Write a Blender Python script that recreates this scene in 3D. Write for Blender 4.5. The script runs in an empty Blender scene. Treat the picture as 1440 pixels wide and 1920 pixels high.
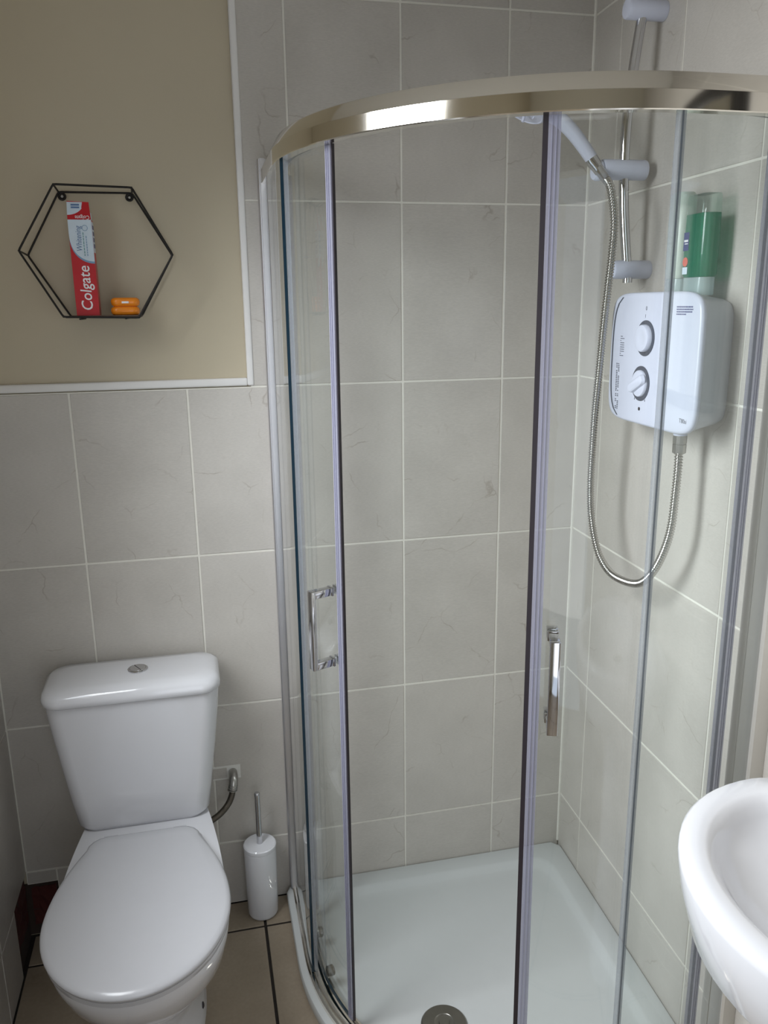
import bpy, bmesh, math, random
from mathutils import Vector, Matrix
random.seed(7)
S = bpy.context.scene
COL = S.collection

# ------------------------------------------------------------------ camera
cam = bpy.data.cameras.new('camera'); cam_o = bpy.data.objects.new('camera', cam); COL.objects.link(cam_o)
right = Vector((0.9744264, -0.22439903, -0.01175825)); down = Vector((-0.06627199, -0.23699081, -0.96924887)); fwd = Vector((0.21471191, 0.94524094, -0.24580147))
mw = Matrix.Identity(4)
for i in range(3):
    mw[i][0], mw[i][1], mw[i][2] = right[i], -down[i], -fwd[i]
mw.translation = Vector((-0.94154, -1.91216, 1.54783))
cam_o.matrix_world = mw
cam.sensor_fit = 'VERTICAL'; cam.sensor_height = 36.0; cam.lens = 1532.55 / 1920 * 36.0
cam.clip_start = 0.01
S.camera = cam_o
# ------------------------------------------------------------------ light
S.view_settings.view_transform = 'Standard'; S.view_settings.look = 'None'
S.view_settings.exposure = 0.0; S.view_settings.gamma = 1.0; S.view_settings.use_curve_mapping = False
wd = bpy.data.worlds.new('sky'); S.world = wd; wd.use_nodes = True
wd.node_tree.nodes['Background'].inputs[0].default_value = (0.75, 0.86, 1.0, 1); wd.node_tree.nodes['Background'].inputs[1].default_value = 1.0
S.cycles.transparent_max_bounces = 16
la = bpy.data.lights.new('window_daylight', 'AREA'); la.shape = 'RECTANGLE'; la.size = 0.52; la.size_y = 1.0; la.energy = 21; la.color = (0.94, 0.975, 1.0)
la.spread = math.radians(119)
lo = bpy.data.objects.new('window_daylight', la); COL.objects.link(lo)
lo.location = (-1.57, -0.84, 1.68)
ld = Vector((1, -0.04, -0.78)).normalized(); lo.rotation_euler = ld.to_track_quat('-Z', 'Y').to_euler()

lh = bpy.data.lights.new('rear_fill_light', 'AREA'); lh.shape = 'RECTANGLE'; lh.size = 0.66; lh.size_y = 1.6; lh.energy = 3.2; lh.color = (1.0, 0.97, 0.93)  # added fill behind the camera to raise bounced light, not a known source
lho = bpy.data.objects.new('rear_fill_light', lh); COL.objects.link(lho); lho.location = (-0.75, -2.70, 1.1); lho.rotation_euler = Vector((0, 1, 0)).to_track_quat('-Z', 'Z').to_euler()

# ------------------------------------------------------------------ materials
def lin(c):
    return tuple(((x/255)/12.92 if x/255 <= 0.04045 else ((x/255+0.055)/1.055)**2.4) for x in c)
MATS = {}
def mat(name, rgb, rough=0.4, metal=0.0, spec=0.5, noise=0.04, scale=30, bump=0.0, bscale=200, coat=0.0, emit=None):
    m = bpy.data.materials.new(name); m.use_nodes = True; nt = m.node_tree; b = nt.nodes['Principled BSDF']
    c = lin(rgb) + (1,)
    if noise:
        tc = nt.nodes.new('ShaderNodeNewGeometry'); n = nt.nodes.new('ShaderNodeTexNoise'); n.inputs['Scale'].default_value = scale; n.inputs['Detail'].default_value = 4
        nt.links.new(tc.outputs['Position'], n.inputs['Vector'])
        mx = nt.nodes.new('ShaderNodeMix'); mx.data_type = 'RGBA'
        mx.inputs[6].default_value = tuple(x*(1-noise) for x in c[:3])+(1,); mx.inputs[7].default_value = tuple(min(1, x*(1+noise)) for x in c[:3])+(1,)
        nt.links.new(n.outputs['Fac'], mx.inputs[0]); nt.links.new(mx.outputs[2], b.inputs['Base Color'])
    else:
        b.inputs['Base Color'].default_value = c
    b.inputs['Roughness'].default_value = rough; b.inputs['Metallic'].default_value = metal; b.inputs['Specular IOR Level'].default_value = spec
    b.inputs['Coat Weight'].default_value = coat
    if bump:
        tc2 = nt.nodes.new('ShaderNodeNewGeometry'); n2 = nt.nodes.new('ShaderNodeTexNoise'); n2.inputs['Scale'].default_value = bscale; n2.inputs['Detail'].default_value = 3
        nt.links.new(tc2.outputs['Position'], n2.inputs['Vector'])
        bp = nt.nodes.new('ShaderNodeBump'); bp.inputs['Strength'].default_value = bump; bp.inputs['Distance'].default_value = 0.002
        nt.links.new(n2.outputs['Fac'], bp.inputs['Height']); nt.links.new(bp.outputs[0], b.inputs['Normal'])
    MATS[name] = m
    return m

def tile_mat(name, rgb, rgb2, vein, rough, vein_amt=0.5, streak=(1, 1, 1)):
    m = bpy.data.materials.new(name); m.use_nodes = True; nt = m.node_tree; L = nt.links.new; N = nt.nodes.new; b = nt.nodes['Principled BSDF']
    g = N('ShaderNodeNewGeometry'); oi = N('ShaderNodeObjectInfo')
    sc = N('ShaderNodeVectorMath'); sc.operation = 'SCALE'; sc.inputs[0].default_value = (17.3, 9.1, 23.7); L(oi.outputs['Random'], sc.inputs['Scale'])
    ad = N('ShaderNodeVectorMath'); ad.operation = 'ADD'; L(g.outputs['Position'], ad.inputs[0]); L(sc.outputs[0], ad.inputs[1])
    n1 = N('ShaderNodeTexNoise'); n1.inputs['Scale'].default_value = 7; n1.inputs['Detail'].default_value = 5; L(ad.outputs[0], n1.inputs['Vector'])
    mx = N('ShaderNodeMix'); mx.data_type = 'RGBA'; mx.inputs[6].default_value = lin(rgb)+(1,); mx.inputs[7].default_value = lin(rgb2)+(1,)
    r1 = N('ShaderNodeMapRange'); r1.inputs[1].default_value = 0.35; r1.inputs[2].default_value = 0.65; L(n1.outputs['Fac'], r1.inputs[0]); L(r1.outputs[0], mx.inputs[0])
    # fine fibre grain, stretched sideways
    st = N('ShaderNodeVectorMath'); st.operation = 'MULTIPLY'; st.inputs[1].default_value = streak; L(ad.outputs[0], st.inputs[0])
    n2 = N('ShaderNodeTexNoise'); n2.inputs['Scale'].default_value = 120; n2.inputs['Detail'].default_value = 3; L(st.outputs[0], n2.inputs['Vector'])
    r2 = N('ShaderNodeMapRange'); r2.inputs[1].default_value = 0.3; r2.inputs[2].default_value = 0.7; r2.inputs[3].default_value = 0.95; r2.inputs[4].default_value = 1.05; L(n2.outputs['Fac'], r2.inputs[0])
    mg = N('ShaderNodeMix'); mg.data_type = 'RGBA'; mg.blend_type = 'MULTIPLY'; mg.inputs[0].default_value = 1; L(mx.outputs[2], mg.inputs[6]); L(r2.outputs[0], mg.inputs[7])
    # veins: warped voronoi cell edges, broken up by noise
    nw = N('ShaderNodeTexNoise'); nw.inputs['Scale'].default_value = 9; nw.inputs['Detail'].default_value = 4; L(ad.outputs[0], nw.inputs['Vector'])
    wv = N('ShaderNodeVectorMath'); wv.operation = 'SCALE'; wv.inputs['Scale'].default_value = 0.09; L(nw.outputs['Color'], wv.inputs[0])
    wa = N('ShaderNodeVectorMath'); wa.operation = 'ADD'; L(ad.outputs[0], wa.inputs[0]); L(wv.outputs[0], wa.inputs[1])
    vo = N('ShaderNodeTexVoronoi'); vo.feature = 'DISTANCE_TO_EDGE'; vo.inputs['Scale'].default_value = 5.5; L(wa.outputs[0], vo.inputs['Vector'])
    rv = N('ShaderNodeMapRange'); rv.inputs[1].default_value = 0.0; rv.inputs[2].default_value = 0.010; rv.inputs[3].default_value = 1; rv.inputs[4].default_value = 0; L(vo.outputs['Distance'], rv.inputs[0])
    nm = N('ShaderNodeTexNoise'); nm.inputs['Scale'].default_value = 13; nm.inputs['Detail'].default_value = 3; L(ad.outputs[0], nm.inputs['Vector'])
    rm = N('ShaderNodeMapRange'); rm.inputs[1].default_value = 0.52; rm.inputs[2].default_value = 0.66; L(nm.outputs['Fac'], rm.inputs[0])
    mu = N('ShaderNodeMath'); mu.operation = 'MULTIPLY'; L(rv.outputs[0], mu.inputs[0]); L(rm.outputs[0], mu.inputs[1])
    mu2 = N('ShaderNodeMath'); mu2.operation = 'MULTIPLY'; mu2.inputs[1].default_value = vein_amt; L(mu.outputs[0], mu2.inputs[0])
    mv = N('ShaderNodeMix'); mv.data_type = 'RGBA'; L(mu2.outputs[0], mv.inputs[0]); L(mg.outputs[2], mv.inputs[6]); mv.inputs[7].default_value = lin(vein)+(1,)
    L(mv.outputs[2], b.inputs['Base Color'])
    b.inputs['Roughness'].default_value = rough
    bp = N('ShaderNodeBump'); bp.inputs['Strength'].default_value = 0.06; bp.inputs['Distance'].default_value = 0.001; L(n2.outputs['Fac'], bp.inputs['Height']); L(bp.outputs[0], b.inputs['Normal'])
    return m

def glass_mat(name, tint, refl=1.22, rough=0.0, base=0.0, body=None):
    m = bpy.data.materials.new(name); m.use_nodes = True; nt = m.node_tree; nt.nodes.clear(); N = nt.nodes.new; L = nt.links.new
    o = N('ShaderNodeOutputMaterial'); t = N('ShaderNodeBsdfTransparent'); t.inputs[0].default_value = tint+(1,)
    gl = N('ShaderNodeBsdfGlossy'); gl.inputs['Roughness'].default_value = rough; gl.inputs['Color'].default_value = (1, 1, 1, 1)
    f0 = ((refl-1)/(refl+1))**2      # Schlick reflectance, the same from both sides of the sheet
    lw = N('ShaderNodeLayerWeight'); lw.inputs['Blend'].default_value = 0.5
    pw = N('ShaderNodeMath'); pw.operation = 'POWER'; pw.inputs[1].default_value = 5.0; L(lw.outputs['Facing'], pw.inputs[0])
    fr = N('ShaderNodeMath'); fr.operation = 'MULTIPLY_ADD'; fr.inputs[1].default_value = 1-f0; fr.inputs[2].default_value = f0; L(pw.outputs[0], fr.inputs[0])
    mx = N('ShaderNodeMixShader'); L(fr.outputs[0], mx.inputs[0]); L(t.outputs[0], mx.inputs[1]); L(gl.outputs[0], mx.inputs[2])
    last = mx
    if body:
        d = N('ShaderNodeBsdfPrincipled'); d.inputs['Base Color'].default_value = lin(body)+(1,); d.inputs['Roughness'].default_value = 0.25
        m2 = N('ShaderNodeMixShader'); m2.inputs[0].default_value = base; L(mx.outputs[0], m2.inputs[1]); L(d.outputs[0], m2.inputs[2]); last = m2
    L(last.outputs[0], o.inputs[0])
    return m

M_TILE = tile_mat('grey_stone_tile', (195, 190, 183), (187, 182, 175), (128, 112, 96), 0.30, 0.42, (1, 1, 5))
M_FLOOR = tile_mat('beige_floor_tile', (158, 144, 126), (146, 132, 114), (110, 95, 78), 0.4, 0.3)
M_GROUT = mat('white_grout', (226, 223, 214), 0.8, noise=0.06, scale=60)
M_FGROUT = mat('dark_floor_grout', (40, 34, 30), 0.9, noise=0.2, scale=60)
M_PAINT = mat('beige_wall_paint', (190, 179, 156), 0.6, noise=0.025, scale=5, bump=0.1, bscale=90)
M_FWALL = mat('lightened_front_wall', (230, 226, 212), 0.6, noise=0.025, scale=5)  # wall colour lightened so the top rail's reflection of it comes out brighter
M_CEIL = mat('white_ceiling_paint', (232, 229, 222), 0.8, noise=0.02)
M_TRIM = mat('white_plastic_trim', (228, 226, 224), 0.35, noise=0.02)
M_CHROME = mat('chrome', (205, 205, 208), 0.07, 1.0, noise=0)
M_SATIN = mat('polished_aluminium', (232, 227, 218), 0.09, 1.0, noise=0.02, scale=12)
M_STEEL = mat('brushed_steel', (176, 174, 170), 0.3, 1.0, noise=0.08, scale=80)
M_DARKCHROME = mat('shaded_chrome_button', (150, 150, 152), 0.22, 1.0, noise=0.05)
M_PROFILE = mat('satin_silver_profile', (214, 214, 218), 0.36, 1.0, noise=0.02)
M_PROFILE2 = mat('pale_silver_profile', (212, 209, 203), 0.3, 0.35, noise=0.02)
M_HOSE = mat('ribbed_hose_metal', (190, 188, 184), 0.16, 1.0, noise=0)
M_GLASS = glass_mat('clear_glass', (0.972, 0.986, 0.982), 1.45)
M_GEDGE = mat('dark_teal_glass_edge', (18, 42, 56), 0.1, noise=0.05)
M_SEAL = glass_mat('translucent_seal', (0.86, 0.87, 0.93), 1.45, 0.15, 0.42, (170, 169, 186))
M_SEAL2 = glass_mat('grey_translucent_seal', (0.88, 0.90, 0.91), 1.45, 0.15, 0.35, (158, 162, 168))
M_MAGNET = mat('dark_magnet_strip', (38, 32, 38), 0.4, noise=0.05)
M_CERAMIC = mat('white_ceramic', (214, 214, 218), 0.10, noise=0.01, coat=0.3)
M_SEATP = mat('white_toilet_seat_plastic', (190, 190, 194), 0.22, noise=0.015)
M_TRAY = mat('white_acrylic', (194, 197, 197), 0.25, noise=0.015)
M_WPLAST = mat('white_plastic', (204, 208, 224), 0.28, noise=0.015)
M_GPLAST = mat('light_grey_plastic', (184, 188, 196), 0.35, noise=0.02)
M_DGREY = mat('dark_grey_print', (70, 74, 86), 0.5, noise=0.02)
M_BLUEPRINT = mat('blue_grey_print', (96, 100, 138), 0.5, noise=0.02)
M_BLACKM = mat('black_wire_metal', (22, 18, 16), 0.45, 0.3, noise=0.1)
M_BOARD = mat('dark_shelf_board', (92, 74, 62), 0.5, noise=0.15, scale=40)
M_RED = mat('red_card', (190, 22, 34), 0.3, noise=0.03)
M_WCARD = mat('white_blue_card', (206, 220, 232), 0.35, noise=0.08, scale=60)
M_BLUECARD = mat('pale_blue_print', (120, 158, 190), 0.4, noise=0.05)
M_TEALPRINT = mat('teal_print', (92, 150, 150), 0.4, noise=0.03)
M_WPRINT = mat('white_print', (238, 238, 240), 0.4, noise=0)
M_BLUEINK = mat('blue_ink', (84, 116, 160), 0.4, noise=0)
M_ORANGE = mat('orange_plastic', (240, 140, 30), 0.25, noise=0.04)
M_DRAIN = mat('drain_metal', (140, 138, 132), 0.28, 1.0, noise=0.1, scale=40)
M_BRAID = mat('braided_steel', (96, 90, 82), 0.35, 1.0, noise=0.3, scale=400, bump=0.5, bscale=900)
M_BRICK = mat('bare_red_brick', (72, 28, 24), 0.9, noise=0.35, scale=30, bump=0.8, bscale=80)
M_PATCH = mat('white_filler', (222, 220, 214), 0.85, noise=0.08, scale=80)
M_GREENLIQ = glass_mat('green_gel', (0.03, 0.60, 0.44), 1.4, 0.03, 0.45, (0, 138, 104))
M_CLEARPL = glass_mat('clear_plastic', (0.86, 0.93, 0.90), 1.4, 0.05, 0.08, (200, 215, 208))
M_CAP = glass_mat('milky_cap', (0.8, 0.88, 0.88), 1.4, 0.1, 0.55, (186, 204, 204))
M_PALEB = mat('pale_green_white_plastic', (186, 198, 186), 0.35, noise=0.02)
M_NAVY = mat('navy_label', (26, 48, 110), 0.35, noise=0.03)
M_ORLAB = mat('red_orange_label', (206, 96, 80), 0.4, noise=0.06)
M_DOOR = mat('white_door_paint', (225, 222, 215), 0.4, noise=0.02)
M_MIRROR = mat('mirror_glass', (230, 230, 230), 0.01, 1.0, noise=0)
M_DARKFOLD = mat('dark_bottle_spine', (50, 58, 54), 0.4, noise=0.05)

# ------------------------------------------------------------------ helpers
def obj(name, verts, faces, m, parent=None, smooth=False, mats=None, fm=None):
    me = bpy.data.meshes.new(name); me.from_pydata([tuple(v) for v in verts], [], faces); me.update()
    return link(name, me, m, parent, smooth, mats, fm)
def link(name, me, m, parent=None, smooth=False, mats=None, fm=None):
    me.materials.clear()
    for x in (mats or [m]): me.materials.append(x)
    if fm:
        for p, k in zip(me.polygons, fm): p.material_index = k
    if smooth:
        me.polygons.foreach_set('use_smooth', [True]*len(me.polygons))
        if smooth != 'full': me.set_sharp_from_angle(angle=math.radians(smooth if smooth is not True else 40))
    o = bpy.data.objects.new(name, me); COL.objects.link(o)
    if parent: o.parent = parent
    return o
def fix(me):
    bm = bmesh.new(); bm.from_mesh(me); bmesh.ops.recalc_face_normals(bm, faces=bm.faces); bm.to_mesh(me); bm.free()
def empty(name, loc=(0, 0, 0), rz=0):
    o = bpy.data.objects.new(name, None); COL.objects.link(o); o.location = loc; o.rotation_euler = (0, 0, rz); o.empty_display_size = 0.05
    return o
def tag(o, label, cat, group=None, kind=None):
    o['label'] = label; o['category'] = cat
    if group: o['group'] = group
    if kind: o['kind'] = kind
    return o
def boxm(name, lo_, hi_, bevel=0.0, seg=2):
    bm = bmesh.new(); bmesh.ops.create_cube(bm, size=1.0)
    c = [(a+b)/2 for a, b in zip(lo_, hi_)]; s = [abs(b-a) for a, b in zip(lo_, hi_)]
    for v in bm.verts: v.co = Vector((c[0]+v.co.x*s[0], c[1]+v.co.y*s[1], c[2]+v.co.z*s[2]))
    if bevel: bmesh.ops.bevel(bm, geom=bm.edges[:], offset=bevel, segments=seg, affect='EDGES', profile=0.5)
    me = bpy.data.meshes.new(name); bm.to_mesh(me); bm.free(); return me
def box(name, lo_, hi_, m, parent=None, bevel=0.0, seg=2):
    return link(name, boxm(name, lo_, hi_, bevel, seg), m, parent, smooth=(35 if bevel else False))
def loft(name, loops, m, parent=None, cap0=True, cap1=True, smooth=True, closed=True):
    n = len(loops[0]); V = [p for l in loops for p in l]; F = []
    for i in range(len(loops)-1):
        for j in range(n if closed else n-1):
            k = (j+1) % n
            F.append((i*n+j, i*n+k, (i+1)*n+k, (i+1)*n+j))
    if cap0: F.append(tuple(range(n-1, -1, -1)))
    if cap1: F.append(tuple((len(loops)-1)*n+j for j in range(n)))
    me = bpy.data.meshes.new(name); me.from_pydata([tuple(v) for v in V], [], F); me.update(); fix(me)
    return link(name, me, m, parent, smooth)
def tube(name, pts, r, m, parent=None, n=12, closed=False, smooth=True, radii=None):
    pts = [Vector(p) for p in pts]; L_ = len(pts); loops = []
    prev = None
    for i, p in enumerate(pts):
        if closed: t = pts[(i+1) % L_] - pts[i-1]
        else: t = pts[min(i+1, L_-1)] - pts[max(i-1, 0)]
        t.normalize()
        if prev is None:
            a = Vector((0, 0, 1)) if abs(t.z) < 0.9 else Vector((1, 0, 0))
            u = t.cross(a).normalized()
        else:
            u = (prev - t*prev.dot(t)).normalized()
        prev = u; w = t.cross(u); rr = radii[i] if radii else r
        loops.append([p + (u*math.cos(q*2*math.pi/n) + w*math.sin(q*2*math.pi/n))*rr for q in range(n)])
    if closed:
        loops.append(loops[0])
        return loft(name, loops, m, parent, False, False, smooth)
    return loft(name, loops, m, parent, True, True, smooth)
def lathe(name, prof, m, parent=None, axis='z', c=(0, 0, 0), n=40, smooth=35):
    loops = []
    for r, h in prof:
        l = []
        for q in range(n):
            a = q*2*math.pi/n; x, y = r*math.cos(a), r*math.sin(a)
            l.append((c[0]+x, c[1]+y, c[2]+h) if axis == 'z' else ((c[0]+h, c[1]+x, c[2]+y) if axis == 'x' else (c[0]+x, c[1]+h, c[2]+y)))
        loops.append(l)
    return loft(name, loops, m, parent, True, True, smooth)
def catmull(P, k=8):
    P = [Vector(p) for p in P]; out = []
    for i in range(len(P)-1):
        p0, p1, p2, p3 = P[max(i-1, 0)], P[i], P[i+1], P[min(i+2, len(P)-1)]
        for j in range(k):
            t = j/k
            out.append(0.5*((2*p1)+(p2-p0)*t+(2*p0-5*p1+4*p2-p3)*t*t+(3*p1-p0-3*p2+p3)*t**3))
    out.append(P[-1]); return out
def rrect(cx, cy, hx, hy, r, z, n=6):
    L_ = []
    for qx, qy, a0 in ((1, 1, 0), (-1, 1, 90), (-1, -1, 180), (1, -1, 270)):
        for i in range(n+1):
            a = math.radians(a0+90*i/n)
            L_.append((cx+qx*(hx-r)+r*math.cos(a), cy+qy*(hy-r)+r*math.sin(a), z))
    return L_
def text(name, body, size, m, parent, origin, read, up, extrude=0.0001, align='CENTER', shear=0.0, sx=1.0, bold=0.0):
    cu = bpy.data.curves.new(name, 'FONT'); cu.body = body; cu.size = size; cu.align_x = align; cu.align_y = 'CENTER'; cu.extrude = extrude; cu.shear = shear; cu.resolution_u = 3; cu.offset = bold
    to = bpy.data.objects.new(name, cu); COL.objects.link(to)
    bpy.context.view_layer.update()
    me = bpy.data.meshes.new_from_object(to.evaluated_get(bpy.context.evaluated_depsgraph_get()))
    bpy.data.objects.remove(to); bpy.data.curves.remove(cu)
    rd, u = Vector(read).normalized(), Vector(up).normalized(); nn = rd.cross(u)
    M = Matrix(((rd.x*sx, u.x, nn.x, origin[0]), (rd.y*sx, u.y, nn.y, origin[1]), (rd.z*sx, u.z, nn.z, origin[2]), (0, 0, 0, 1)))
    me.transform(M); me.name = name
    return link(name, me, m, parent)

YAW = -0.02568
TD = 0.0016; GW = 0.0046
TILE_CACHE = {}
def tile(parent, kind, u0, u1, v0, v1, m, face=0.0, g=GW):
    """one tile; kind back: x=u z=v facing -y, right: y=u z=v facing -x, left: y=u z=v facing +x, floor: x=u y=v facing +z"""
    u0, u1 = min(u0, u1)+g/2, max(u0, u1)-g/2; v0, v1 = min(v0, v1)+g/2, max(v0, v1)-g/2
    du, dv = round(u1-u0, 4), round(v1-v0, 4)
    if du < 0.004 or dv < 0.004: return
    key = (kind, du, dv)
    if key not in TILE_CACHE:
        h = 0.004
        s = {'back': (du, h, dv), 'right': (h, du, dv), 'left': (h, du, dv), 'floor': (du, dv, h)}[kind]
        me = boxm('tile', [-x/2 for x in s], [x/2 for x in s], 0.0009, 1); me.materials.append(m); TILE_CACHE[key] = me
    o = bpy.data.objects.new('tile', TILE_CACHE[key]); COL.objects.link(o); o.parent = parent
    cu, cv = (u0+u1)/2, (v0+v1)/2; h = 0.002
    o.location = {'back': (cu, h+face, cv), 'right': (h+face, cu, cv), 'left': (face-h, cu, cv), 'floor': (cu, cv, face-h)}[kind]
    j = 0.0004*random.uniform(-1, 1)
    if kind == 'back': o.location.y += j
    elif kind != 'floor': o.location.x += j
    return o

# ------------------------------------------------------------------ setting
XL = -1.4334; YF = -2.50; ZC = 2.42
HZ = [0.0, 0.1864, 0.5791, 0.9745, 1.3689, 1.7723, 2.1787, ZC]
VX = [XL, -1.2139, -0.9602, -0.7105, -0.4575, -0.2064, 0.0]
PX = -0.8165   # painted panel ends here
wb = tag(box('wall_back', (XL-0.12, 0.008, -0.05), (0.12, 0.12, ZC), M_PAINT), 'beige painted and grey tiled wall behind toilet and shower', 'wall', kind='structure')
box('grout_bed', (XL, TD, 0.15), (0.0, 0.0085, HZ[4]), M_GROUT, wb)
box('grout_bed', (-1.362, TD, 0), (0.0, 0.0085, 0.15), M_GROUT, wb)
box('grout_bed', (PX, TD, HZ[4]), (0.0, 0.0085, ZC), M_GROUT, wb)
for r in range(7):
    for c in range(6):
        u0, u1 = VX[c], VX[c+1]
        if r >= 4:
            u0 = max(u0, PX)
            if u1 <= PX: continue
        if r == 0 and c == 0: tile(wb, 'back', -1.362, u1, HZ[0], HZ[1], M_TILE); tile(wb, 'back', u0, -1.362, 0.150, HZ[1], M_TILE)
        else: tile(wb, 'back', u0, u1, HZ[r], HZ[r+1], M_TILE)
box('corner_sealant', (-0.0045, -0.0035, 0.03), (0.002, 0.003, ZC), M_GROUT, wb, 0.0015, 1)
box('corner_sealant', (XL-0.002, -0.002, 0.19), (XL+0.003, 0.003, 1.37), M_GROUT, wb, 0.001, 1)
# filled chase where the water pipe leaves the wall
box('filler_patch', (-0.9645, -0.0012, 0.372), (-0.894, 0.002, 0.410), M_PATCH, wb, 0.0005, 1)
box('filler_patch', (-0.9640, -0.0016, 0.3765), (-0.928, 0.002, 0.4055), M_TILE, wb, 0.0004, 1)

wr = tag(box('wall_right', (0.0085, YF, -0.05), (0.12, 0.0, ZC), M_PAINT), 'grey tiled wall carrying electric shower and riser rail', 'wall', kind='structure')
wr.rotation_euler = (0, 0, YAW)
box('grout_bed', (TD, YF, 0), (0.009, 0.0, ZC), M_GROUT, wr)
RY = [0.0, -0.1316, -0.3867, -0.6529, -0.908, -1.162, -1.416, -1.670, -1.924, -2.178, -2.432]
for r in range(7):
    for c in range(len(RY)-1):
        tile(wr, 'right', RY[c], RY[c+1], HZ[r], HZ[r+1], M_TILE)

# left wall with window opening
WY0, WY1, WZ0, WZ1 = -1.15, -0.53, 1.05, 2.12
def frame_boxes(x0, x1):
    return [((x0, YF, -0.05), (x1, WY0, ZC)), ((x0, WY1, -0.05), (x1, 0.0, ZC)), ((x0, WY0, -0.05), (x1, WY1, WZ0)), ((x0, WY0, WZ1), (x1, WY1, ZC))]
bm = bmesh.new()
for lo_, hi_ in frame_boxes(XL-0.16, XL-0.0085):
    t = boxm('t', lo_, hi_); bm.from_mesh(t); bpy.data.meshes.remove(t)
me = bpy.data.meshes.new('wall_left'); bm.to_mesh(me); bm.free()
wl = tag(link('wall_left', me, M_PAINT), 'shaded left wall tiled in grey below and painted beige above', 'wall', kind='structure')
box('grout_bed', (XL-0.009, YF, 0.19), (XL-TD, 0, WZ0-0.02), M_GROUT, wl)
box('grout_bed', (XL-0.009, YF, WZ0-0.02), (XL-TD, WY0, HZ[4]), M_GROUT, wl)
box('grout_bed', (XL-0.009, WY1, WZ0-0.02), (XL-TD, 0, HZ[4]), M_GROUT, wl)
box('grout_bed', (XL-0.009, YF, 0.0), (XL-TD, -0.136, 0.19), M_GROUT, wl)
LY = [0.0, -0.277, WY1, -0.84, WY0, -1.403, -1.656, -1.909, -2.162, -2.415]
for r in range(4):
    for c in range(len(LY)-1):
        if r == 0 and c == 0: tile(wl, 'left', -0.14, LY[1], HZ[0], HZ[1], M_TILE, XL)
        else: tile(wl, 'left', LY[c], LY[c+1], HZ[r], WZ0-0.022 if (r == 3 and c in (2, 3)) else HZ[r+1], M_TILE, XL)
# bare brickwork where a piece of tile is missing low in the corner
def rough_block(name, lo_, hi_, m, parent, nx, ny, nz, amp):
    bm = bmesh.new(); bmesh.ops.create_cube(bm, size=1.0); bmesh.ops.subdivide_edges(bm, edges=bm.edges[:], cuts=4, use_grid_fill=True)
    rn = random.Random(3)
    for v in bm.verts:
        v.co = Vector([lo_[i]+(v.co[i]+0.5)*(hi_[i]-lo_[i])+rn.uniform(-amp, amp) for i in range(3)])
    me = bpy.data.meshes.new(name); bm.to_mesh(me); bm.free(); return link(name, me, m, parent)
M_MORTAR = mat('dark_mortar', (58, 46, 40), 0.95, noise=0.3, scale=60)
box('mortar', (XL-0.05, -0.1375, 0.0), (XL-0.0075, 0.0, 0.189), M_MORTAR, wl)
box('mortar', (XL-0.0095, 0.0065, 0.0), (-1.3625, 0.0095, 0.149), M_MORTAR, wb)
rough_block('brick', (XL-0.04, -0.128, 0.060), (XL-0.005, -0.012, 0.176), M_BRICK, wl, 4, 4, 4, 0.004)
rough_block('brick', (XL+0.006, 0.004, 0.030), (-1.368, 0.03, 0.138), M_BRICK, wb, 4, 4, 4, 0.003)
win = tag(empty('window_1', (XL-0.07, -0.84, 1.05)), 'white framed frosted window in the left wall', 'window', kind='structure')
def wpart(n, lo_, hi_, m, bev=0.004):
    o = box(n, [a-b for a, b in zip(lo_, (XL-0.07, -0.84, 1.05))], [a-b for a, b in zip(hi_, (XL-0.07, -0.84, 1.05))], m, win, bev); return o
X0, X1 = XL-0.11, XL-0.06
wpart('window_frame', (X0, WY0, WZ0), (X1, WY0+0.05, WZ1), M_TRIM); wpart('window_frame', (X0, WY1-0.05, WZ0), (X1, WY1, WZ1), M_TRIM)
wpart('window_frame', (X0, WY0+0.05, WZ0), (X1, WY1-0.05, WZ0+0.05), M_TRIM); wpart('window_frame', (X0, WY0+0.05, WZ1-0.05), (X1, WY1-0.05, WZ1), M_TRIM)
M_FROST = glass_mat('window_glass', (0.97, 0.98, 0.99), 1.2)
wpart('pane', (XL-0.088, WY0+0.045, WZ0+0.045), (XL-0.082, WY1-0.045, WZ1-0.045), M_FROST, 0)
wpart('window_sill', (XL-0.06, WY0, WZ0-0.02), (XL+0.03, WY1, WZ0+0.004), M_TRIM)

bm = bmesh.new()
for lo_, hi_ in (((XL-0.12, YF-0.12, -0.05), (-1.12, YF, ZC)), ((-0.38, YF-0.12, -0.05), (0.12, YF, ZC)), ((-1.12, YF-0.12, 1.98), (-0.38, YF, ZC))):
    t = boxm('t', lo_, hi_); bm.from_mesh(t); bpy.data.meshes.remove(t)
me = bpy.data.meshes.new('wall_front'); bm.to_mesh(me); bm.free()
wf = tag(link('wall_front', me, M_FWALL), 'wall with the open doorway, colour lightened to brighten rail reflections', 'wall', kind='structure')
dr = tag(empty('door_1', (-0.75, YF, 0)), 'white doorway frame with the door standing open', 'door', kind='structure')
for x in (-0.45, 0.37): box('door_frame', (x, 0.0, 0), (x+0.08, 0.03, 2.06), M_DOOR, dr, 0.004)
box('door_frame', (-0.37, 0.0, 1.98), (0.37, 0.03, 2.06), M_DOOR, dr, 0.004)
box('door_leaf', (-0.405, -0.84, 0.005), (-0.372, -0.122, 1.975), M_DOOR, dr, 0.003)
for (a, b2) in ((0.2, 0.9), (1.05, 1.85)): box('door_panel', (-0.374, -0.76, a), (-0.366, -0.20, b2), M_DOOR, dr, 0.003)
tube('door_handle', [(-0.37, -0.78, 1.0), (-0.325, -0.78, 1.0), (-0.32, -0.77, 1.0), (-0.32, -0.67, 1.0)], 0.009, M_CHROME, dr)

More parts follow.
